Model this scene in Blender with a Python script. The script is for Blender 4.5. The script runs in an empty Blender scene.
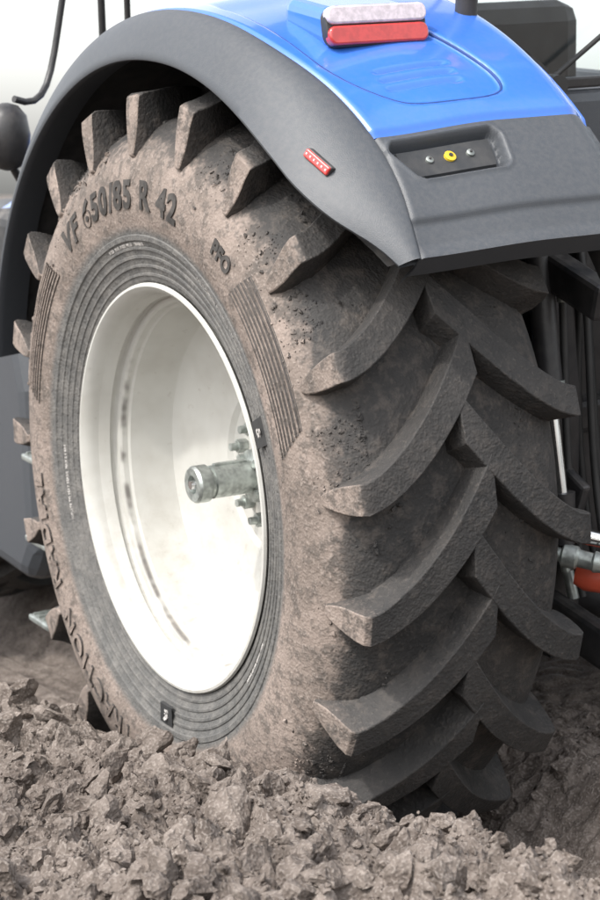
import bpy, bmesh, math, random
import numpy as np
from mathutils import Vector, Matrix
random.seed(4); rng=np.random.default_rng(7)
S=bpy.context.scene
# ------------------------------------------------------------------ frames
q=[5.5993,-2.7350,1.5902,1.0598,0.2350,-0.018554,2358.8]
def rot(y,p,r):
    f=np.array([-math.sin(y)*math.cos(p), math.cos(y)*math.cos(p), -math.sin(p)])
    rt=np.cross(f,[0,0,1]); rt/=np.linalg.norm(rt)
    up=np.cross(rt,f); c,s=math.cos(r),math.sin(r)
    return c*rt+s*up, -s*rt+c*up, f
CR,CU,CF=rot(*q[3:6]); CP=np.array(q[:3])
W=np.array([-.1017,.0782,.9917]); W/=np.linalg.norm(W)
ex=np.array([1,0,0.])-W[0]*W; ex/=np.linalg.norm(ex); ey=np.cross(W,ex)
Rm=np.stack([ex,ey,W]); HC=1.02
def tw(P): return Rm@np.asarray(P,float)+np.array([0,0,HC])
T=Matrix([list(Rm[0])+[0],list(Rm[1])+[0],list(Rm[2])+[HC],[0,0,0,1]])
# ------------------------------------------------------------------ helpers
def link(o,parent=None):
    S.collection.objects.link(o)
    if parent is not None: o.parent=parent
    return o
def empty(name,parent=None):
    e=bpy.data.objects.new(name,None); e.empty_display_size=.1; return link(e,parent)
def mesh(name,v,f,mat=None,parent=None,smooth=False,mats=None,mi=None,sharp=None):
    m=bpy.data.meshes.new(name); m.from_pydata([tuple(map(float,a)) for a in v],[],[tuple(a) for a in f]); 
    for k in (mats or ([mat] if mat else [])): m.materials.append(k)
    if mi is not None: m.polygons.foreach_set('material_index',np.array(mi,dtype=np.int32))
    if smooth:
        m.polygons.foreach_set('use_smooth',[True]*len(m.polygons))
        if sharp is not None: m.set_sharp_from_angle(angle=math.radians(sharp))
    m.update()
    return link(bpy.data.objects.new(name,m),parent)
def bevel(o,w=.004,s=2,ang=35):
    b=o.modifiers.new('bevel','BEVEL'); b.width=w; b.segments=s; b.limit_method='ANGLE'; b.angle_limit=math.radians(ang); b.harden_normals=False
    return o
def gridmesh(name,P,mat,parent,wrap_u=False,flip=False,sharp=40,mats=None,mi=None):
    nu,nv=len(P),len(P[0]); v=[p for row in P for p in row]; f=[]
    for i in range(nu if wrap_u else nu-1):
        j=(i+1)%nu
        for k in range(nv-1):
            a=(i*nv+k,j*nv+k,j*nv+k+1,i*nv+k+1); f.append(a[::-1] if flip else a)
    return mesh(name,v,f,mat,parent,True,mats,mi,sharp)
def pol(y,r,th): return (r*math.cos(th),y,r*math.sin(th))
def lathe(name,prof,mat,parent,n=192,sharp=30):
    P=[[pol(y,r,2*math.pi*i/n) for y,r in prof] for i in range(n)]
    return gridmesh(name,P,mat,parent,True,sharp=sharp)
def box(name,c,s,mat,parent=None,bv=.01,rotm=None,seg=2):
    v=[Vector((x*s[0]/2,y*s[1]/2,z*s[2]/2)) for x in(-1,1) for y in(-1,1) for z in(-1,1)]
    if rotm is not None: v=[rotm@a for a in v]
    v=[a+Vector(c) for a in v]
    f=[(0,1,3,2),(4,6,7,5),(0,4,5,1),(2,3,7,6),(0,2,6,4),(1,5,7,3)]
    o=mesh(name,v,f,mat,parent)
    if bv: bevel(o,bv,seg)
    return o
def slab(name,c,u,v_,n,w,h,dep,rad,mat,parent,bv=.004):
    c,u,v_,n=Vector(c),Vector(u).normalized(),Vector(v_).normalized(),Vector(n).normalized()
    P=[]
    for cx,cy,a0 in ((w/2-rad,h/2-rad,0),(-w/2+rad,h/2-rad,90),(-w/2+rad,-h/2+rad,180),(w/2-rad,-h/2+rad,270)):
        for k in range(7):
            a=math.radians(a0+15*k); P.append((cx+rad*math.cos(a),cy+rad*math.sin(a)))
    m=len(P); vv=[c+u*x+v_*y-n*dep/2 for x,y in P]+[c+u*x+v_*y+n*dep/2 for x,y in P]
    f=[tuple(range(m))[::-1],tuple(range(m,2*m))]+[(i,(i+1)%m,(i+1)%m+m,i+m) for i in range(m)]
    o=mesh(name,vv,f,mat,parent,True,sharp=35); bevel(o,bv,3,50); return o
def tube(name,pts,r,mat,parent=None,n=16,cap=True):
    pts=[Vector(p) for p in pts]; rs=r if isinstance(r,(list,tuple)) else [r]*len(pts)
    v=[];f=[];up=None
    for i,p in enumerate(pts):
        d=(pts[min(i+1,len(pts)-1)]-pts[max(i-1,0)])
        if d.length<1e-9: d=pts[-1]-pts[0]
        d.normalize()
        if up is None: up=d.orthogonal().normalized()
        a=(up-d*up.dot(d)).normalized(); b=d.cross(a); up=a
        for k in range(n):
            t=2*math.pi*k/n; v.append(p+(a*math.cos(t)+b*math.sin(t))*rs[i])
    for i in range(len(pts)-1):
        for k in range(n):
            f.append((i*n+k,i*n+(k+1)%n,(i+1)*n+(k+1)%n,(i+1)*n+k))
    if cap: f.append(tuple(range(n))[::-1]); f.append(tuple(range((len(pts)-1)*n,len(pts)*n)))
    return mesh(name,v,f,mat,parent,True,sharp=40)
def bez(P,n=16):
    P=[Vector(p) for p in P]; out=[]
    for i in range(n+1):
        t=i/n; Q=P[:]
        while len(Q)>1: Q=[a.lerp(b,t) for a,b in zip(Q[:-1],Q[1:])]
        out.append(Q[0])
    return out
def prism(name,poly,axis,a,b,mat,parent,bv=.01):
    v=[]
    for t in (a,b):
        for p in poly:
            l=list(p); l.insert(axis,t); v.append(l)
    n=len(poly); f=[tuple(range(n)),tuple(range(2*n-1,n-1,-1))]+[(i,i+n,(i+1)%n+n,(i+1)%n) for i in range(n)]
    o=mesh(name,v,f,mat,parent)
    bm=bmesh.new();bm.from_mesh(o.data);bmesh.ops.recalc_face_normals(bm,faces=bm.faces);bm.to_mesh(o.data);bm.free()
    if bv: bevel(o,bv,3)
    return o
# ------------------------------------------------------------------ materials
def newmat(name):
    m=bpy.data.materials.new(name); m.use_nodes=True; nt=m.node_tree; nt.nodes.clear()
    o=nt.nodes.new('ShaderNodeOutputMaterial'); b=nt.nodes.new('ShaderNodeBsdfPrincipled'); nt.links.new(b.outputs[0],o.inputs[0]); return m,nt,b
def N(nt,t,**k):
    n=nt.nodes.new(t)
    for a,b in k.items():
        if a.startswith('i_'):
            key=a[2:]; n.inputs[int(key) if key.isdigit() else key].default_value=b
        else: setattr(n,a,b)
    return n
def mth(nt,op,a,b=None,clamp=False):
    n=nt.nodes.new('ShaderNodeMath'); n.operation=op; n.use_clamp=clamp
    for i,x in enumerate((a,b)):
        if x is None: continue
        if isinstance(x,(int,float)): n.inputs[i].default_value=x
        else: nt.links.new(x,n.inputs[i])
    return n.outputs[0]
def sstep(nt,x,a,b):
    n=nt.nodes.new('ShaderNodeMapRange'); n.interpolation_type='SMOOTHSTEP'; n.inputs[1].default_value=a; n.inputs[2].default_value=b
    nt.links.new(x,n.inputs[0]); return n.outputs[0]
def mix(nt,f,a,b,bt='MIX'):
    n=nt.nodes.new('ShaderNodeMix'); n.data_type='RGBA'; n.blend_type=bt
    for i,x in ((0,f),(6,a),(7,b)):
        if isinstance(x,(int,float)): n.inputs[i].default_value=x
        elif isinstance(x,tuple): n.inputs[i].default_value=(*x,1)
        else: nt.links.new(x,n.inputs[i])
    return n.outputs[2]
def noise(nt,vec,scale,detail=4,rough=.6,dist=0):
    n=N(nt,'ShaderNodeTexNoise'); n.inputs['Scale'].default_value=scale; n.inputs['Detail'].default_value=detail; n.inputs['Roughness'].default_value=rough; n.inputs['Distortion'].default_value=dist
    nt.links.new(vec,n.inputs['Vector']); return n.outputs[0]
def bump(nt,b,h,st=.3,d=.01):
    n=N(nt,'ShaderNodeBump'); n.inputs['Strength'].default_value=st; n.inputs['Distance'].default_value=d; nt.links.new(h,n.inputs['Height']); nt.links.new(n.outputs[0],b.inputs['Normal'])
def simple(name,col,rough=.5,metal=0,var=.15,scale=6,bst=.0,bscale=200,dust=0,coat=0,dscale=18):
    m,nt,b=newmat(name); tc=N(nt,'ShaderNodeTexCoord').outputs['Object']
    n=noise(nt,tc,scale,2,.65)
    c2=tuple(max(0,c*(1-var)) for c in col); c1=tuple(min(1,c*(1+var)) for c in col)
    f=sstep(nt,n,.3,.7); c=mix(nt,f,c1,c2)
    if dust:
        g=N(nt,'ShaderNodeNewGeometry'); sp=N(nt,'ShaderNodeSeparateXYZ'); nt.links.new(g.outputs['Normal'],sp.inputs[0])
        up=sstep(nt,sp.outputs[2],-.2,1.0); n2=noise(nt,tc,dscale,2,.7)
        df=mth(nt,'MULTIPLY',mth(nt,'ADD',up,.35),mth(nt,'MULTIPLY',sstep(nt,n2,.25,.8),dust),True)
        c=mix(nt,df,c,(.27,.245,.22))
    nt.links.new(c,b.inputs['Base Color'])
    r=N(nt,'ShaderNodeMapRange',i_3=rough*.85,i_4=min(1,rough*1.2)); nt.links.new(n,r.inputs[0]); nt.links.new(r.outputs[0],b.inputs['Roughness'])
    b.inputs['Metallic'].default_value=metal; b.inputs['Coat Weight'].default_value=coat; b.inputs['Coat Roughness'].default_value=.08
    if bst: bump(nt,b,noise(nt,tc,bscale,1,.6),bst,.002)
    return m
M_grey=simple('grey_plastic',(.056,.062,.071),.46,0,.04,1.5,.3,420,.09,dscale=70)
M_liner=simple('liner_plastic',(.03,.031,.033),.7,0,.2,5,.3,200,.4)
M_blue=simple('blue_paint',(.04,.16,.60),.25,0,.05,3,0,dust=.05,coat=.7,dscale=50)
M_seam=simple('panel_seam',(.012,.045,.18),.5)
M_black=simple('black_paint',(.02,.02,.022),.4,0,.3,8,.2,150,.2)
M_recess=simple('recess_plastic',(.025,.027,.03),.5,0,.1,5,.2,300,.1)
M_red=simple('red_lens',(.50,.035,.03),.18,0,.12,50,coat=.8)
M_clear=simple('clear_lens',(.60,.52,.54),.2,0,.15,60,coat=.8)
M_yellow=simple('yellow_plug',(.65,.45,.03),.4)
M_steel=simple('bare_steel',(.38,.41,.39),.42,.7,.35,30,.3,120,.25)
M_chrome=simple('chrome',(.7,.7,.7),.15,1)
M_redp=simple('red_paint',(.65,.10,.05),.4,0,.15,5,dust=.15)
M_dark=simple('dark_rubber',(.022,.022,.022),.5,0,.2,10)
def glass():
    m,nt,b=newmat('cab_glass'); b.inputs['Roughness'].default_value=.03
    b.inputs['Transmission Weight'].default_value=1; b.inputs['IOR'].default_value=1.5
    tc=N(nt,'ShaderNodeTexCoord').outputs['Object']; nt.links.new(mix(nt,noise(nt,tc,2,1),(.75,.82,.84),(.9,.95,.95)),b.inputs['Base Color']); return m
M_glass=glass()
def mat_rim():
    m,nt,b=newmat('rim_white_paint'); tc=N(nt,'ShaderNodeTexCoord').outputs['Object']
    sp=N(nt,'ShaderNodeSeparateXYZ'); nt.links.new(tc,sp.inputs[0]); y=sp.outputs[1]
    n=noise(nt,tc,5,3,.7); n2=noise(nt,tc,28,3,.75)
    c=mix(nt,sstep(nt,n,.35,.75),(.52,.515,.482),(.445,.435,.40))
    ring=mth(nt,'MULTIPLY',sstep(nt,y,.084,.092),sstep(nt,y,.107,.099))
    c=mix(nt,mth(nt,'MULTIPLY',ring,sstep(nt,n,.5,.62)),c,(.15,.14,.13))
    dz=mth(nt,'MULTIPLY',sstep(nt,sp.outputs[2],.1,-.5),sstep(nt,n2,.35,.75))
    c=mix(nt,mth(nt,'MULTIPLY',dz,.45),c,(.32,.285,.245))
    c=mix(nt,mth(nt,'MULTIPLY',sstep(nt,n2,.62,.74),.3),c,(.30,.26,.22))
    nt.links.new(c,b.inputs['Base Color']); b.inputs['Roughness'].default_value=.45
    return m
M_rim=mat_rim()
def mat_rubber(name='tyre_rubber'):
    m,nt,b=newmat(name); tc=N(nt,'ShaderNodeTexCoord').outputs['Object']
    sp=N(nt,'ShaderNodeSeparateXYZ'); nt.links.new(tc,sp.inputs[0]); x,y,z=sp.outputs
    g=N(nt,'ShaderNodeNewGeometry'); gs=N(nt,'ShaderNodeSeparateXYZ'); nt.links.new(g.outputs['Normal'],gs.inputs[0])
    r=mth(nt,'SQRT',mth(nt,'ADD',mth(nt,'MULTIPLY',x,x),mth(nt,'MULTIPLY',z,z)))
    n1=noise(nt,tc,4,3,.65); n2=noise(nt,tc,20,3,.74); n3=noise(nt,tc,95,1,.7)
    yn=mth(nt,'ADD',y,mth(nt,'MULTIPLY',mth(nt,'SUBTRACT',n2,.5),.09))
    side=sstep(nt,yn,.010,-.032)
    fn=mth(nt,'ADD',gs.outputs[1],mth(nt,'MULTIPLY',mth(nt,'SUBTRACT',n2,.5),.5))
    side=mth(nt,'MULTIPLY',side,mth(nt,'ADD',mth(nt,'MULTIPLY',sstep(nt,fn,-.35,-.70),.88),.12))
    base=mix(nt,sstep(nt,n1,.3,.7),(.030,.029,.0285),(.047,.044,.042))
    root=sstep(nt,r,1.035,1.0)
    mudf=mth(nt,'MULTIPLY',sstep(nt,n2,.46,.70),mth(nt,'ADD',.28,mth(nt,'MULTIPLY',root,.36)))
    base=mix(nt,mudf,base,(.10,.086,.076))
    base=mix(nt,mth(nt,'MULTIPLY',sstep(nt,n3,.58,.74),.25),base,(.13,.114,.102))
    band=mix(nt,sstep(nt,n2,.35,.7),(.10,.098,.094),(.155,.148,.138))
    dust=mix(nt,sstep(nt,n1,.35,.65),(.27,.218,.187),(.175,.142,.121))
    dust=mix(nt,mth(nt,'MULTIPLY',sstep(nt,n2,.46,.63),.7),dust,(.088,.076,.067))
    dust=mix(nt,mth(nt,'MULTIPLY',sstep(nt,n3,.56,.70),.4),dust,(.35,.295,.26))
    rn=mth(nt,'ADD',r,mth(nt,'MULTIPLY',mth(nt,'SUBTRACT',n2,.5),.03))
    sc=mix(nt,sstep(nt,rn,.695,.725),band,dust)
    side2=mth(nt,'MAXIMUM',side,mth(nt,'SUBTRACT',1.0,sstep(nt,r,.70,.74)))
    c=mix(nt,side2,base,sc)
    nt.links.new(c,b.inputs['Base Color']); b.inputs['Roughness'].default_value=.75; b.inputs['Specular IOR Level'].default_value=.35
    hh=mth(nt,'ADD',n2,mth(nt,'MULTIPLY',n3,.55)); bump(nt,b,hh,.7,.008); return m
M_rub=mat_rubber()
M_text=simple('letter_rubber',(.048,.043,.039),.7,0,.4,30,.3,100)
M_band=simple('band_rubber',(.03,.03,.03),.6,0,.2,20)
M_logo=simple('logo_paint',(.4,.38,.36),.6,0,.3,60)
def mat_soil():
    m,nt,b=newmat('soil'); tc=N(nt,'ShaderNodeTexCoord').outputs['Object']
    n1=noise(nt,tc,1.6,0,.6); n2=noise(nt,tc,18,3,.72); n3=noise(nt,tc,150,0,.75)
    c=mix(nt,sstep(nt,n2,.3,.72),(.092,.074,.063),(.215,.181,.158))
    c=mix(nt,mth(nt,'MULTIPLY',sstep(nt,n3,.5,.75),.5),c,(.33,.29,.26))
    c=mix(nt,mth(nt,'MULTIPLY',sstep(nt,n1,.45,.7),.3),c,(.075,.059,.05))
    nt.links.new(c,b.inputs['Base Color']); b.inputs['Roughness'].default_value=.9; b.inputs['Specular IOR Level'].default_value=.25
    bump(nt,b,mth(nt,'ADD',n2,mth(nt,'MULTIPLY',n3,.4)),.8,.010); return m
M_soil=mat_soil()
M_leaf=simple('leaf_green',(.12,.2,.06),.6,0,.4,10)

# ------------------------------------------------------------------ TRACTOR
tractor=empty('tractor'); tractor.matrix_world=T
wheel=empty('rear_wheel',tractor)
MID=.305
half=[(.04,.536),(.012,.545),(-.004,.560),(-.010,.572),(-.012,.580),(-.0155,.582),(-.0155,.588),(-.013,.590),(-.018,.604),(-.0215,.606),(-.022,.612),(-.0195,.614),
 (-.024,.628),(-.0275,.630),(-.028,.637),(-.0255,.639),(-.030,.652),(-.0335,.654),(-.034,.660),(-.0315,.662),(-.037,.676),(-.0415,.679),(-.043,.692),(-.0405,.695),
 (-.046,.715),(-.052,.745),(-.055,.78),(-.054,.81),(-.049,.845),(-.040,.88),(-.026,.912),(-.004,.940),(.022,.965),(.055,.985),(.10,.996),(.18,1.003),(MID,1.006)]
prof=half+[(2*MID-y,r) for y,r in half[::-1][1:]]
lathe('tyre_carcass',prof,M_rub,wheel,n=256,sharp=28)
NL=21
def lug_stations():
    st=[]
    st.append((-.040,.905,-.026,.893,.011,.014))
    st.append((-.038,.925,-.012,.908,.020,.023))
    st.append((-.034,.955,-.002,.92,.029,.031))
    st.append((-.030,.990,.012,.93,.035,.037))
    st.append((-.026,1.030,.030,.93,.039,.041))
    st.append((-.020,1.060,.040,.94,.041,.043))
    st.append((-.006,1.069,.050,.945,.042,.045))
    for i in range(1,15):
        yy=-.006+(MID+.035+.006)*i/14
        rt=1.069+.019*math.sin(min(1,(max(yy,0)/MID))*math.pi/2)
        st.append((yy,rt,yy+(.035*(1-i/14)),.965,.039+.002*(i/14),.047+.003*i/14))
    return st
ST=lug_stations()
def th_off(y):
    s=max(0,y)/(MID+.035); return math.radians(17.3)*(.30*s+.70*s**1.7)
v=[];f=[]
def add_lug(th0,mir):
    b0=len(v); n=len(ST)
    for i,(yt,rt,yb,rb,ht,hb) in enumerate(ST):
        dy=.01; sl=(th_off(yt+dy)-th_off(yt))*1.07/dy; k=math.sqrt(1+sl*sl)*.93
        t=th0+th_off(yt); tb=th0+th_off(yb)
        ext=.010 if i==n-1 else 0
        j=random.uniform(-.0008,.0008)
        for (yy,rr,tt,h) in ((yb+ext,rb,tb,-hb*k),(yt,rt+j,t,-ht*k+random.uniform(-.0008,.0008)),(yt,rt+j,t,ht*k+random.uniform(-.0008,.0008)),(yb+ext,rb,tb,hb*k)):
            Y=2*MID-yy if mir else yy
            a=tt+h/rr; v.append(pol(Y,rr,a))
    F=[]
    for i in range(n-1):
        for k in range(3):
            F.append((b0+i*4+k,b0+(i+1)*4+k,b0+(i+1)*4+k+1,b0+i*4+k+1))
    F.append((b0,b0+1,b0+2,b0+3)); e=b0+(n-1)*4; F.append((e+3,e+2,e+1,e))
    f.extend([a[::-1] for a in F] if not mir else F)
PH=math.radians(10.6)
for i in range(NL):
    a=PH+2*math.pi*i/NL; add_lug(a,False); add_lug(a+math.pi/NL,True)
lug=mesh('tread_lugs',v,f,M_rub,wheel,True,sharp=30); 
bm=bmesh.new();bm.from_mesh(lug.data);bmesh.ops.recalc_face_normals(bm,faces=bm.faces);bm.to_mesh(lug.data);bm.free()
bevel(lug,.003,2,32)
def arcbar(name,r0,r1,a0,a1,y,h,mat,parent,n=24):
    P=[]
    for i in range(n+1):
        t=math.radians(a0+(a1-a0)*i/n); P.append([pol(y,r0,t),pol(y-h,r0+.002,t),pol(y-h,r1-.002,t),pol(y,r1,t)])
    return gridmesh(name,P,mat,parent)
def side_y(r):
    ys=[a[0] for a in half]; rs=[a[1] for a in half]; return float(np.interp(r,rs,ys))
for j,(A0,A1) in enumerate(((18,52),(138,172),(258,292))):
    for k in range(7):
        r=.765+.0155*k; arcbar('sidewall_rib',r,r+.0095,A0+k*.6,A1-k*.4,side_y(r)+.002,.006,M_rub,wheel)
        if j==0: arcbar('sidewall_groove',r+.010,r+.0145,A0+k*.6,A1-k*.4,side_y(r+.012)+.001,.002,M_text,wheel)
def arctext(txt,r,amid,size,mat,name,yoff=0,extr=.003,bold=.002,sp=1.12):
    cu=bpy.data.curves.new(name,'FONT'); cu.body=txt; cu.size=size; cu.align_x='CENTER'; cu.extrude=extr; cu.offset=bold; cu.space_character=sp
    o=bpy.data.objects.new(name,cu); S.collection.objects.link(o)
    bpy.context.view_layer.update(); dg=bpy.context.evaluated_depsgraph_get(); me=bpy.data.meshes.new_from_object(o.evaluated_get(dg))
    bpy.data.objects.remove(o)
    am=math.radians(amid)
    for w in me.vertices:
        rr=r+w.co.y; a=am-w.co.x/(r+size*.35); w.co=Vector(pol(side_y(rr)-.001-w.co.z+yoff,rr,a))
    me.materials.clear(); me.materials.append(mat); link(bpy.data.objects.new(name,me),wheel)
arctext('VF 650/85 R 42',.768,103.5,.104,M_text,'size_lettering',bold=.0035,sp=1.17)
arctext('PFO',.80,58,.055,M_text,'type_lettering',bold=.0025,sp=1.05)
arctext('TRACTION  RADIAL',.77,222,.09,M_rub,'name_lettering',extr=.006,sp=1.2)
arctext('RADIAL TUBELESS  STEEL BELTS  MAX 240 kPa',.6645,55,.0125,M_logo,'small_lettering',extr=.001,bold=.0003)
arctext('162D  159E  MADE IN EU   TUBELESS',.664,104,.0125,M_logo,'load_lettering',extr=.001,bold=.0003)
arctext('INFLATE TO SEAT BEADS  MAX 2.4 BAR',.6405,190,.0115,M_logo,'bead_lettering',extr=.001,bold=.0003)
arctext('162D  SPEED  LOAD  INDEX',.616,-35,.0115,M_logo,'bead_lettering',extr=.001,bold=.0003)
for am in (25,-90):
    arcbar('logo_patch',.615,.674,am-3.2,am+3.2,-.029,.0085,M_band,wheel,8)
    arctext('&',.630,am,.042,M_logo,'logo_mark',yoff=-.0085,extr=.0015,bold=.001)
rimp=[(.06,.520),(.03,.529),(.008,.540),(-.004,.556),(-.012,.563),(-.019,.560),(-.020,.553),(-.013,.545),(.000,.537),(.015,.531),(.075,.527),(.083,.522),(.086,.508),(.092,.503),(.108,.500),(.114,.494),(.21,.474),(.236,.466),(.248,.452),(.256,.43),(.268,.37),(.276,.355),(.282,.34),(.300,.24),(.312,.225),(.314,.18),(.314,.0)]
lathe('rim_outer',rimp,M_rim,wheel,n=192,sharp=22)
rimi=[(.34,.0),(.34,.44),(.37,.47),(.42,.48),(.50,.50),(.58,.53),(.61,.556),(.625,.56),(.615,.545),(.56,.52)]
lathe('rim_inner',rimi,M_rim,wheel,n=128)
lathe('hub_plate',[(.316,.165),(.304,.163),(.300,.158),(.300,.11),(.290,.105),(.288,.0)],M_rim,wheel,n=64)
hub=empty('hub',wheel)
for i in range(10):
    a=2*math.pi*(i+.3)/10; c=(.135*math.cos(a),0,.135*math.sin(a))
    tube('wheel_stud',[(c[0],.30,c[2]),(c[0],.248,c[2])],.011,M_steel,hub,12)
    tube('wheel_nut',[(c[0],.301,c[2]),(c[0],.270,c[2])],.020,M_steel,hub,6)
lathe('axle_shaft',[(.292,.075),(.250,.074),(.247,.052),(.243,.046),(.122,.046),(.120,.040),(.107,.040),(.105,.052),(.072,.052),(.064,.046),(.064,.026),(.08,.024),(.08,0)],M_steel,hub,n=48)
box('axle_key',(0,.18,.045),(.018,.10,.012),M_steel,hub,.002)
for i in range(4):
    a=2*math.pi*(i+.5)/4; tube('wedge_bolt',[(.062*math.cos(a),.265,.062*math.sin(a)),(.062*math.cos(a),.232,.062*math.sin(a))],.012,M_steel,hub,6)
tube('grease_cap',[(0,.078,0),(0,.058,0)],[.018,.012],M_chrome,hub,16)

# fender --------------------------------------------------------------
fender=empty('fender',tractor)
T0=35.4
TH=[35,40,47,55,60,70,90,120,150,172]
Ay=[.115,.04,-.030,-.04,-.04,-.035,-.03,-.03,-.03,-.03]; Ar=[1.275,1.225,1.185,1.168,1.16,1.155,1.15,1.16,1.17,1.17]
By=[.13,.15,.17,.155,.14,.09,.06,.06,.06,.06]; Br=[1.30,1.298,1.295,1.292,1.29,1.285,1.28,1.28,1.28,1.28]
def sm(x,a,b):
    t=min(1,max(0,(x-a)/(b-a))); return t*t*(3-2*t)
def cv(t,A):
    return sum(np.interp(t+d,TH,A) for d in (-4,-2,0,2,4))/5
P=[];
for t in np.arange(T0,172.1,1.0):
    ay,ar,by,br=cv(t,Ay),cv(t,Ar),cv(t,By),cv(t,Br); tr=math.radians(t); row=[]
    row+= [pol(by+.02,ar+.02,tr),pol(ay+.03,ar+.004,tr),pol(ay+.010,ar,tr),pol(ay+.002,ar+.003,tr),pol(ay,ar+.01,tr)]
    for s in np.linspace(0,1,14)[1:]:
        y=ay+(by-ay)*s; r=ar+.01+(br-ar-.01)*(math.sin(s*math.pi/2)**.9)
        row.append(pol(y,r,tr))
    row.append(pol(by+.004,br-.004,tr)); row.append(pol(by+.03,br-.03,tr)); P.append(row)
gridmesh('fender_flare',P,M_grey,fender,sharp=50)
def rshell(t,y):
    by=cv(t,By); br=cv(t,Br)
    r=br+.004+.030*sm(y,by,by+.35)
    r-= .012*(1-sm(y,by,by+.014))
    return r
def sdpoly(p,poly):
    x,y=p; d=1e9; s=1
    n=len(poly)
    for i in range(n):
        x1,y1=poly[i];x2,y2=poly[(i-1)%n]
        ex_,ey_=x2-x1,y2-y1; wx,wy=x-x1,y-y1
        k=max(0,min(1,(wx*ex_+wy*ey_)/(ex_*ex_+ey_*ey_))); bx,by_=wx-ex_*k,wy-ey_*k
        d=min(d,bx*bx+by_*by_)
        c=(y>=y1,y<y2,ex_*wy>ey_*wx)
        if all(c) or not any(c): s=-s
    return s*math.sqrt(d)
def chaikin(P,n=2):
    for _ in range(n):
        Q=[]
        for i in range(len(P)):
            a=P[i];b=P[(i+1)%len(P)]
            Q+=[(a[0]*.75+b[0]*.25,a[1]*.75+b[1]*.25),(a[0]*.25+b[0]*.75,a[1]*.25+b[1]*.75)]
        P=Q
    return P
RS=1.31*math.pi/180
inset=chaikin([(.135,95*RS),(.15,68*RS),(.18,61.5*RS),(.27,56.3*RS),(.34,54.8*RS),(.56,54.6*RS),(.60,57.5*RS),(.56,64*RS),(.50,72*RS),(.46,95*RS)],2)
P=[];
ths=np.concatenate([np.arange(51.3,74,.25),np.arange(74,112,1.0)])
def rtop(t,y):
    r=rshell(t,y)
    if .10<y<.66 and t<92:
        d=sdpoly((y,t*RS),inset)
        r-=.014*(1-sm(d,-.010,.010))*(1-sm(t,84,92))
        if t<64.5 and .27<y<.54:
            for k in range(3):
                r-=.009*math.exp(-((t-(58.6+1.7*k))/.3)**2)*sm(y,.28,.31)*(1-sm(y,.48,.51))
    r-=.05*sm(y,.70,.80)**2
    r-=.010*(1-sm(t,51.3,52.3))
    return r
for t in ths:
    by=cv(t,By); row=[]; tr=math.radians(t)
    row.append(pol(by+.012,rshell(t,by)-.04,tr))
    ys=np.concatenate([[by+.002,by+.005,by+.010,by+.016],np.linspace(by+.024,.80,130)])
    for y in ys: row.append(pol(y,rtop(t,y),tr))
    P.append(row)
P.insert(0,[ (x*.975,y,z*.975) for x,y,z in P[0]])
gridmesh('fender_top_panel',P,M_blue,fender,sharp=60)
sp=[pol(y,rtop(tt/RS,y)-.0008,math.radians(tt/RS)) for y,tt in chaikin(inset,1) if tt/RS<86]
k0=max(range(len(sp)),key=lambda i:(Vector(sp[i])-Vector(sp[i-1])).length); sp=sp[k0:]+sp[:k0]
tube('inset_seam',sp,.0040,M_seam,fender,8)
rec=[(.205,49.6*RS),(.465,49.6*RS),(.475,48.9*RS),(.462,45.6*RS),(.45,45.2*RS),(.245,45.2*RS),(.232,45.6*RS),(.195,48.9*RS)]
P=[]
for t in np.arange(T0,51.21,.22):
    by=cv(t,By); tr=math.radians(t); row=[]
    ys=np.concatenate([[by+.002,by+.006,by+.012],np.linspace(by+.02,.80,150)])
    row.append(pol(by+.012,rshell(t,by)-.045,tr))
    for y in ys:
        r=rshell(t,y)-.003
        d=9
        if .17<y<.55: d=sdpoly((y,t*RS),rec)-.012
        r-=.032*(1-sm(d,-.010,.0)); r+=.004*math.exp(-((d-.006)/.005)**2)
        r-=.012*(1-sm(t,39.2,40.2)); r+=.010*(1-sm(t,T0,T0+1.8))
        r-=.05*sm(y,.70,.80)**2
        row.append(pol(y,r,tr))
    P.append(row)
gridmesh('fender_rear_panel',P,M_grey,fender,sharp=50)
P2=[[p for p in P[0]],[ (x*.93,y,z*.93) for x,y,z in P[0]]]
gridmesh('fender_rear_lip',P2,M_grey,fender)
def patch(name,y0,y1,t0,t1,off,mat,parent,ny=24,nt_=10,rad=.3):
    P=[]
    for i in range(nt_+1):
        u=i/nt_; row=[]
        e=(1-rad*.25*(abs(2*u-1)**6))*(1-.12*(1-u))
        for k in range(ny+1):
            w=(k/ny-.5)*e+.5; y=y0+(y1-y0)*w; t=t0+(t1-t0)*u
            edge=min(1,min(k,ny-k)/1.0,min(i,nt_-i)/1.0)
            row.append(pol(y,rshell(t,y)+off*(1 if edge>0 else 0)+ (0 if edge>0 else -.045),math.radians(t)))
        P.append(row)
    return gridmesh(name,P,mat,parent,sharp=40)
patch('lamp_recess_insert',.196,.474,45.2,49.65,-.022,M_recess,fender)
for y,m,rr in ((.285,M_steel,.010),(.34,M_yellow,.015),(.395,M_steel,.010)):
    t=47.6; tr=math.radians(t); r=rshell(t,y)-.002
    tube('socket_cap',[pol(y,r-.03,tr),pol(y,r-.015,tr),pol(y,r-.013,tr)],[rr,rr,rr*.7],m,fender,20)
    tube('socket_pin',[pol(y,r-.014,tr),pol(y,r-.010,tr)],rr*.35,M_black,fender,10)
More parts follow.
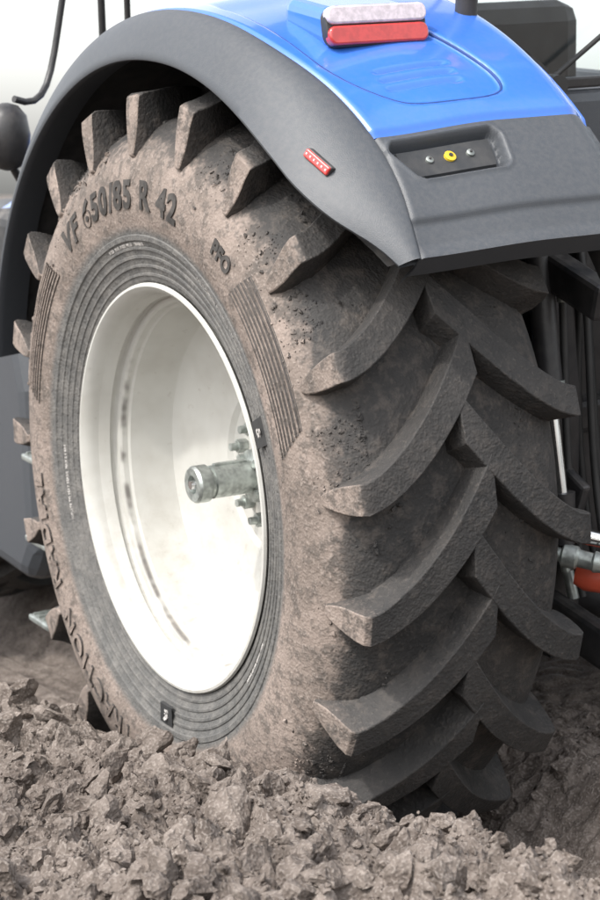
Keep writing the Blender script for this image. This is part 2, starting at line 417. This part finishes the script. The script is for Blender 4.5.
# tail lamp
tl=empty('tail_lamp',fender)
bt=67.6; bx,bz=1.305*math.cos(math.radians(bt)),1.305*math.sin(math.radians(bt))
upv=Vector((-.22,0,.975)); nv=Vector((.975,0,.22)); YA=Vector((0,1,0)); yc=.370
B0=Vector((bx+.004,yc,bz-.004))
slab('lamp_body',B0+upv*.047-nv*.012,YA,upv,nv,.290,.104,.03,.034,M_recess,tl)
slab('lamp_red_lens',B0+upv*.0235,YA,upv,nv,.288,.048,.03,.020,M_red,tl,.006)
slab('lamp_clear_lens',B0+upv*.0740,YA,upv,nv,.288,.046,.03,.020,M_clear,tl,.006)
pt=[(B0.x-.012,B0.z-.02),(B0.x+upv.x*.092-.014,B0.z+upv.z*.092),(B0.x-.25,B0.z+.112),(B0.x-.25,B0.z+.03)]
prism('lamp_cowl',pt,1,yc-.134,yc+.134,M_blue,tl,.03)
mk=empty('side_marker_lamp',fender)
def flarept(t,s):
    ay,ar,by,br=cv(t,Ay),cv(t,Ar),cv(t,By),cv(t,Br); return pol(ay+(by-ay)*s,ar+.01+(br-ar-.01)*(math.sin(s*math.pi/2)**.9),math.radians(t))
p0,p1=Vector(flarept(48.4,.34)),Vector(flarept(52.4,.28)); nrm=Vector((.3,-1,.3)).normalized()
d=(p1-p0); ax=d.normalized(); bb=nrm.cross(ax).normalized(); nn=ax.cross(bb)
RM=Matrix((ax,bb,nn)).transposed()
box('marker_base',(p0+p1)/2,(d.length,.026,.02),M_black,mk,.004,RM)
box('marker_lens',(p0+p1)/2+nn*.006,(d.length*.97,.022,.018),M_red,mk,.004,RM)
for k in range(6):
    box('marker_led',p0+d*((k+.7)/6.4)+nn*.0155,(.005,.005,.002),M_clear,mk,.0006,RM)
P=[]
for t in np.arange(37,172.1,2):
    tr=math.radians(t); P.append([pol(y,r,tr) for y,r in ((max(.02,cv(t,Ay)+.03),1.20),(.15,1.225),(.45,1.235),(.78,1.235),(.83,1.2),(.84,1.0))])
gridmesh('fender_liner',P,M_liner,fender)
P=[[pol(.86,r,math.radians(t)) for r in (1.24,.9,.35)] for t in np.arange(64,184,4)]
gridmesh('fender_inner_wall',P,M_liner,fender)

# chassis / hitch / cab / body ------------------------------------------
ch=empty('chassis',tractor)
CY=1.25
tube('axle_housing',[(0,.34,0),(0,.65,0),(0,.8,0),(0,CY,0)],[.14,.15,.22,.28],M_black,ch,24)
tube('axle_housing',[(0,CY,0),(0,1.9,0)],[.28,.15],M_black,ch,24)
box('transmission_case',(-.7,CY,.05),(2.0,.55,.8),M_black,ch,.05)
box('engine_block',(-2.8,CY,.0),(2.2,.6,.6),M_black,ch,.05)
prism('hood',[(-3.9,-.15),(-3.92,.05),(-3.5,.30),(-2.6,.62),(-1.6,.82),(-1.6,.2)],1,CY-.36,CY+.36,M_blue,ch,.08)
hit=empty('rear_hitch',tractor)
box('hitch_frame',(.42,.98,.10),(.10,.10,1.25),M_black,hit,.01)
box('hitch_frame',(.36,1.25,.62),(.22,.7,.14),M_black,hit,.01)
tube('lift_cylinder',[(.50,.86,.62),(.57,.86,.20)],.036,M_black,hit)
tube('cylinder_collar',[(.555,.86,.29),(.563,.86,.25)],.042,M_steel,hit)
tube('lift_rod',[(.57,.86,.22),(.62,.86,-.02)],.016,M_chrome,hit)
tube('lift_clevis',[(.62,.86,.0),(.63,.86,-.14)],[.034,.028],M_black,hit)
tube('lift_cylinder',[(.30,.90,.70),(.28,.92,-.05)],.03,M_black,hit)
tube('lift_rod',[(.28,.92,-.05),(.27,.92,-.35)],.014,M_chrome,hit)
box('lift_arm',(.45,.90,.60),(.62,.07,.10),M_black,hit,.015,Matrix.Rotation(.25,3,'Y'))
box('stabiliser_plate',(.52,.92,-.02),(.22,.03,.16),M_black,hit,.01,Matrix.Rotation(.4,3,'Y'))
for i in range(3): tube('plate_bolt',[(.46+.07*i,.90,.02-.03*i),(.46+.07*i,.885,.02-.03*i)],.016,M_steel,hit,6)
for y in (.93,1.57):
    box('lower_link',(.72,y,-.42),(1.0,.05,.12),M_black,hit,.015,Matrix.Rotation(.15,3,'Y'))
    tube('link_ball',[(1.22,y-.04,-.50),(1.22,y+.04,-.50)],.055,M_steel,hit)
tube('top_link',[(.45,1.25,.3),(1.25,1.25,.15)],.035,M_black,hit)
tube('quick_coupler',[(.60,.80,-.155),(.64,.84,-.165),(.645,.845,-.166),(.67,.87,-.172),(.675,.875,-.173),(.70,.90,-.18),(.705,.905,-.18),(.76,.96,-.19)],[.020,.020,.032,.032,.024,.024,.030,.018],M_steel,hit,18)
tube('quick_coupler',[(.57,.84,-.10),(.62,.88,-.115),(.625,.885,-.116),(.70,.96,-.135)],[.016,.016,.024,.020],M_chrome,hit,18)
tube('coupler_dust_cap',[(.60,.92,-.24),(.62,.94,-.245),(.66,.98,-.25),(.68,1.0,-.255)],[.030,.042,.042,.03],M_redp,hit,20)
tube('pickup_hitch_hook',[(.02,1.12,-.45),(.16,1.25,-.45),(.30,1.36,-.50)],[.05,.07,.05],M_black,hit,14)
for i in range(14):
    a=random.uniform(-.1,.1)
    pts=[(.36+.05*(i%4),.80+.03*i,.80),(.54+a*.6,.82+.03*i+a*.3,.5),(.46+a,.82+.03*i,.12),(.58+a*.5,.84+.03*i,-.25+a)]
    cs=bez(pts)
    tube('hydraulic_hose',cs,.011,M_dark,hit,10)
    if i%2==0: tube('hose_ferrule',[cs[-1],cs[-2]],.016,M_steel,hit,12)
    if i%3==0: tube('hose_sleeve',[cs[4],cs[5]],.016,M_steel,hit,12)
for i in range(5):
    box('valve_block',(.48,.86+.08*i,.74),(.10,.06,.09),M_steel if i%2 else M_black,hit,.008)
    tube('coupler',[(.52,.86+.08*i,.74),(.59,.86+.08*i,.74)],.02,M_steel,hit,12)
w2=empty('opposite_rear_wheel',tractor); 
for src in ('tyre_carcass','tread_lugs','rim_outer','rim_inner'):
    link(bpy.data.objects.new('opposite_'+src,bpy.data.objects[src].data),w2)
w2.matrix_local=Matrix.Translation((0,2.5,0))@Matrix.Rotation(math.pi,4,'Z')
for nm,yy,rz in (('front_wheel',.30,0),('opposite_front_wheel',2.20,math.pi)):
    w3=empty(nm,tractor)
    for src in ('tyre_carcass','tread_lugs','rim_outer'):
        link(bpy.data.objects.new(nm+'_'+src,bpy.data.objects[src].data),w3)
    w3.matrix_local=Matrix.Translation((-3.0,yy,-.42))@Matrix.Rotation(rz,4,'Z')@Matrix.Diagonal((.68,.85,.68,1))
tube('front_axle',[(-3.0,.5,-.42),(-3.0,2.0,-.42)],.12,M_black,ch)
# cab
cab=empty('cab',tractor)
c0,c1=.66,1.84
def frame(pts,r=.03): tube('cab_frame',pts,r,M_black,cab,12)
for y in (c0,c1):
    yy=.1 if y<1 else -.1
    frame([(.36,y+yy*.5,1.0),(.42,y+yy*.5,1.7),(.25,y,2.45)],.03)
    frame([(-1.44,y-.06*(1 if y<1 else -1),.3),(-1.44,y-.06*(1 if y<1 else -1),1.4),(-.9,y,2.45)],.011)
    frame([(-1.63,y-.06*(1 if y<1 else -1),.3),(-1.64,y-.06*(1 if y<1 else -1),1.35),(-1.2,y,2.45)],.013)
    box('cab_sill',(-.6,y,.25),(1.95,.06,.3),M_grey,cab,.03)
box('cab_rear_beam',(.36,CY,.95),(.10,1.22,.18),M_grey,cab,.03)
box('cab_roof',(-.52,CY,2.55),(1.95,1.5,.24),M_blue,cab,.09,seg=4)
box('cab_rear_wall',(.30,CY,.70),(.10,1.2,.5),M_grey,cab,.03)
box('cab_floor',(-.6,CY,.12),(1.9,1.2,.1),M_black,cab,.02)
RW=Matrix.Rotation(math.radians(4),3,'Y')
box('rear_window',(.39,CY,1.30),(.008,1.06,.48),M_glass,cab,0,RW)
for zz,hh_ in ((1.06,.03),(1.55,.04)): box('window_frame',(.375+(zz-1.04)*.07,CY,zz),(.03,1.12,hh_),M_black,cab,.006)
box('rear_window_upper',(.345,CY,2.0),(.008,1.06,.84),M_glass,cab,0,Matrix.Rotation(math.radians(-11),3,'Y'))
box('seat_base',(-.45,CY-.05,.6),(.5,.5,.3),M_dark,cab,.05); box('seat_back',(-.18,CY-.05,.95),(.14,.5,.6),M_dark,cab,.06)
box('control_console',(-.3,CY+.35,.85),(.7,.16,.35),M_grey,cab,.04)
tube('steering_column',[(-1.05,CY,.2),(-.85,CY,.8)],.04,M_dark,cab)
box('work_lamp',(.46,c0+.12,1.40),(.07,.16,.07),M_redp,cab,.015)
tube('wiper_arm',[(.42,c0+.30,1.08),(.44,c0+.62,1.30)],.007,M_dark,cab)
tube('wiper_motor',[(.40,c0+.30,1.06),(.45,c0+.30,1.06)],.030,M_dark,cab)
tube('mirror_arm',bez([(-1.27,.12,.96),(-1.30,.26,.90),(-1.43,.36,1.0),(-1.42,.31,1.3),(-1.2,.4,1.9),(-1.0,.6,2.4)]),.011,M_black,cab)
tube('mirror_head',[(-1.27,.09,.74),(-1.27,.09,.75),(-1.27,.09,.78),(-1.27,.09,.85),(-1.27,.09,.91),(-1.27,.09,.94),(-1.27,.09,.95)],[.01,.04,.065,.075,.065,.04,.01],M_black,cab,20)
tube('mirror_stalk',[(-1.27,.1,.76),(-1.36,.3,.45),(-1.44,.6,.35)],.013,M_black,cab)
# tank and steps
tank=empty('fuel_tank',tractor)
prism('tank_body',[(-1.60,-.62),(-1.62,-.05),(-1.68,.12),(-1.82,.26),(-2.6,.30),(-2.7,-.4),(-2.4,-.72),(-1.70,-.75)],1,.26,.85,M_grey,tank,.07)
prism('tank_cover',[(-1.72,.28),(-1.80,.50),(-2.2,.50),(-2.3,.28)],1,.38,.9,M_liner,tank,.05)
box('underbody_shade_box',(-1.25,.75,-.35),(.7,.3,.8),M_black,tank,.03)  # low underbody box added to darken the ground beneath the tractor
for z in (-.25,-.53,-.81):
    box('step_tread',(-1.46,.30,z),(.17,.20,.022),M_steel,tank,.006)
    for k in range(4): box('step_grip',(-1.52+.04*k,.30,z+.013),(.008,.18,.012),M_steel,tank,.002)
for x in (-1.56,-1.36): box('step_side',(x,.42,-.35),(.02,.05,.95),M_black,tank,.004)

# ------------------------------------------------------------------ ground
def hsh(ix,iy,s):
    h=(ix*374761393+iy*668265263+s*974634777)&0xffffffff
    h=((h^(h>>13))*1274126177)&0xffffffff
    return ((h^(h>>16))&0xffff)/65535.0
def vn(x,y,s):
    ix=np.floor(x).astype(np.int64);iy=np.floor(y).astype(np.int64);fx=x-ix;fy=y-iy
    fx=fx*fx*(3-2*fx);fy=fy*fy*(3-2*fy)
    return (hsh(ix,iy,s)*(1-fx)+hsh(ix+1,iy,s)*fx)*(1-fy)+(hsh(ix,iy+1,s)*(1-fx)+hsh(ix+1,iy+1,s)*fx)*fy
def fbm(x,y,sc,o=4,s=0,g=.5):
    t=0;a=1;n=0
    for i in range(o):
        t=t+a*vn(x*sc+17.3*i,y*sc-9.1*i,s+i);n+=a;a*=g;sc*=2.03
    return t/n
def ss(x,a,b):
    t=np.clip((x-a)/(b-a),0,1);return t*t*(3-2*t)
CX=[-6,-.49,.19,1.0,1.38,1.67,2.03,2.35,3.6]; CZ=[.305,.305,.335,.42,.46,.48,.50,.51,.51]
def height(x,y):
    x=np.asarray(x,float);y=np.asarray(y,float)
    zc=np.interp(x,CX,CZ)
    yw=y+.08*(fbm(x,y*0,1.6,3,5)-.5)
    near=np.exp(-((x/9)**2+(y/9)**2))
    plate=zc-.07*ss(-yw,.35,1.2)-.04*ss(-yw,1.2,3)
    rid=ss(yw,-.20,.03); fur=.0
    far=.22+.10*fbm(x,y,1.5,3,9)
    h=plate*(1-rid)+fur*rid
    h=h*(1-ss(yw,.66,1.0))+far*ss(yw,.66,1.0)
    h=h*near+.25*(1-near)
    k=np.exp(-(((x-1)/4)**2+((y+.6)/3)**2))
    b=np.abs(fbm(x,y,5.0,4,21)-.5)*2
    c1_=fbm(x,y,9,3,33,.6); c2_=np.abs(fbm(x,y,13,3,55,.55)-.5)*2
    rough=.10*(1-b)+.08*(c1_-.5)+.05*np.minimum(c2_,.35)/.35+.05*(fbm(x,y,32,3,43,.65)-.5)
    h=h+k*(rough-.095)*(1-.35*rid)
    inf=ss(yw,.02,.08)*(1-ss(yw,.56,.64))*ss(x,.5,.8)
    yy=np.abs(y-.305); ph=(x+ yy*1.15)/.32+np.where(y>.305,.5,0)
    pr=ss(np.abs((ph%1)-.5),.14,.24)
    h=h+inf*(.09*pr-.03)
    return h
def axis(a,b,st,far,g=1.25):
    c=list(np.arange(a,b,st)); s=st;x=b;R=[]
    while x<far: R.append(x); s*=g; x+=s
    s=st;x=a;L=[]
    while x>-far: s*=g; x-=s; L.append(x)
    return np.array(L[::-1]+c+R)
gx=axis(-1.6,3.2,.0085,3000); gy=axis(-1.7,1.4,.0085,3000)
X,Y=np.meshgrid(gx,gy,indexing='ij'); Z=height(X,Y)
nx,ny=X.shape
def fastmesh(name,co,faces,nper,mat,smooth=False,parent=None):
    m=bpy.data.meshes.new(name); m.vertices.add(len(co)); m.vertices.foreach_set('co',np.ascontiguousarray(co,dtype=np.float32).ravel())
    m.loops.add(len(faces)*nper); m.loops.foreach_set('vertex_index',np.ascontiguousarray(faces,dtype=np.int32).ravel())
    m.polygons.add(len(faces)); m.polygons.foreach_set('loop_start',np.arange(len(faces),dtype=np.int32)*nper)
    m.polygons.foreach_set('use_smooth',np.full(len(faces),smooth))
    m.update(calc_edges=True); m.validate(); m.materials.append(mat); return link(bpy.data.objects.new(name,m),parent)
I=np.arange(nx*ny).reshape(nx,ny)
Fq=np.stack([I[:-1,:-1],I[1:,:-1],I[1:,1:],I[:-1,1:]],-1).reshape(-1,4)
fastmesh('ground',np.stack([X,Y,Z],-1).reshape(-1,3),Fq,4,M_soil,True)
def clodbase(sub,k):
    bm=bmesh.new(); bmesh.ops.create_icosphere(bm,subdivisions=sub,radius=1); V=np.array([w.co[:] for w in bm.verts]); F=np.array([[w.index for w in g.verts] for g in bm.faces]); bm.free()
    out=[]
    for _ in range(k):
        P=V*(1+rng.normal(0,.04,(len(V),1)))
        for _ in range(8):
            n=rng.normal(size=3);n/=np.linalg.norm(n);c=rng.uniform(.4,.8)
            d=P@n; P=P-np.outer(np.maximum(d-c,0),n)
        o3=rng.uniform(0,50,3)
        if sub>1:
            ns=vn(V[:,0]*2.2+o3[0],V[:,1]*2.2+V[:,2]*2.6+o3[1],3)-.5
            n2=vn(V[:,0]*5+o3[2],V[:,1]*5+V[:,2]*6+o3[0],8)-.5
            P=P*(1+.30*ns+.16*n2)[:,None]
        P=P*np.array([1,rng.uniform(.65,1),rng.uniform(.45,.8)]); P+=rng.normal(0,.016 if sub>=3 else .02,P.shape); out.append(P)
    return out,F
B={1:clodbase(1,14),2:clodbase(2,16),3:clodbase(3,24)}
def randrot(n):
    qq=rng.normal(size=(n,4));qq/=np.linalg.norm(qq,axis=1)[:,None];w,x,y,z=qq.T
    return np.stack([1-2*(y*y+z*z),2*(x*y-w*z),2*(x*z+w*y),2*(x*y+w*z),1-2*(x*x+z*z),2*(y*z-w*x),2*(x*z-w*y),2*(y*z+w*x),1-2*(x*x+y*y)],-1).reshape(n,3,3)
def scatter(px,py,pz,sz,name,mat,parent=None):
    cos=[];fas=[];off=0; rr=randrot(len(px)); sub=np.where(sz<.010,1,np.where(sz<.022,2,3))
    for i in range(len(px)):
        bs,F=B[int(sub[i])]; b=bs[i%len(bs)]
        cos.append((b*sz[i])@rr[i].T+np.array([px[i],py[i],pz[i]])); fas.append(F+off); off+=len(b)
    return fastmesh(name,np.concatenate(cos),np.concatenate(fas),3,mat,False,parent)
NC=34000
px=rng.uniform(-1.3,2.9,NC);py=np.where(rng.random(NC)<.88,rng.uniform(-1.6,.05,NC),rng.uniform(.0,1.3,NC))
sz=np.clip(.0044*rng.random(NC)**-.60,.0035,.060)
cl=fbm(px,py,2.3,2,77); sz=np.where((sz>.016)&(cl<.47),sz*.5,sz)
# a few larger broken blocks lying on top
NB=170
bxx=rng.uniform(-1.0,2.7,NB); byy=rng.uniform(-1.4,-.05,NB); bsz=rng.uniform(.032,.072,NB)
px=np.concatenate([px,bxx]);py=np.concatenate([py,byy]);sz=np.concatenate([sz,bsz])
pz=height(px,py)+sz*.12
scatter(px,py,pz,sz,'soil_clods',M_soil)
NM=7000
th=rng.uniform(-1.5,3.1,NM); u=rng.random(NM); rr_=rng.normal(.965,.045,NM)
pr=[a[1] for a in half]; pyy=[a[0] for a in half]
rr_=np.where(u<.6,np.clip(rr_,.76,.985),1.000); ym=np.where(u<.6,np.interp(rr_,pr,pyy),rng.uniform(.08,.53,NM))
cl=fbm(th*3.0,np.where(u<.6,rr_,ym*1.5+3)*3.0,2.2,3,91)
keep=cl>.55; th,rr_,ym=th[keep],rr_[keep],ym[keep]
szm=np.clip(.0026*rng.random(len(th))**-.5,.002,.010)
scatter(rr_*np.cos(th),ym,rr_*np.sin(th),szm,'stuck_mud',M_rub,wheel)
lv=[];lf=[]
for i in range(900):
    cx=rng.uniform(-3.5,-.2);cy=rng.uniform(3.3,6.5);c=np.array([cx,cy,float(height(cx,cy))]);L=rng.uniform(.08,.28);a=rng.uniform(0,6.28);w=.012
    t=np.array([math.cos(a)*L*.5,math.sin(a)*L*.5,L]);s=np.array([-math.sin(a),math.cos(a),0])*w;b=len(lv)
    lv+=[c-s,c+s,c+t*.6+s*1.5,c+t,c+t*.6-s*1.5];lf.append((b,b+1,b+2,b+3,b+4))
mesh('grass',lv,lf,M_leaf)
# ------------------------------------------------------------------ light
az=math.radians(-78); el=math.radians(50)
sd=Vector((math.cos(az)*math.cos(el),math.sin(az)*math.cos(el),math.sin(el)))
sun=bpy.data.lights.new('sun','SUN'); sun.energy=2.3; sun.angle=math.radians(2.5); sun.color=(1,.96,.9)
so=link(bpy.data.objects.new('sun',sun)); so.rotation_euler=sd.to_track_quat('Z','Y').to_euler()
wd=bpy.data.worlds.new('World'); S.world=wd; wd.use_nodes=True; nt=wd.node_tree; bg=nt.nodes['Background']
sk=nt.nodes.new('ShaderNodeTexSky'); sk.sky_type='NISHITA'; sk.sun_disc=False; sk.sun_elevation=el; sk.sun_rotation=math.atan2(sd.x,sd.y); sk.dust_density=3; sk.air_density=1.2; sk.ozone_density=1
hs=nt.nodes.new('ShaderNodeHueSaturation'); hs.inputs['Saturation'].default_value=.22; hs.inputs['Value'].default_value=2.6
nt.links.new(sk.outputs[0],hs.inputs['Color']); nt.links.new(hs.outputs[0],bg.inputs[0]); bg.inputs[1].default_value=.15
# ------------------------------------------------------------------ camera
cam=bpy.data.cameras.new('camera'); co=link(bpy.data.objects.new('camera',cam)); S.camera=co
r_,u_,f_=Rm@CR,Rm@CU,Rm@CF; c_=tw(CP)
co.matrix_world=Matrix(((r_[0],u_[0],-f_[0],c_[0]),(r_[1],u_[1],-f_[1],c_[1]),(r_[2],u_[2],-f_[2],c_[2]),(0,0,0,1)))
cam.sensor_fit='VERTICAL'; cam.sensor_height=36; cam.sensor_width=24; cam.lens=q[6]/900*36; cam.clip_end=6000; cam.clip_start=.05
cam.dof.use_dof=True; cam.dof.focus_distance=5.6; cam.dof.aperture_fstop=5.6
S.view_settings.view_transform='Standard'; S.view_settings.look='None'
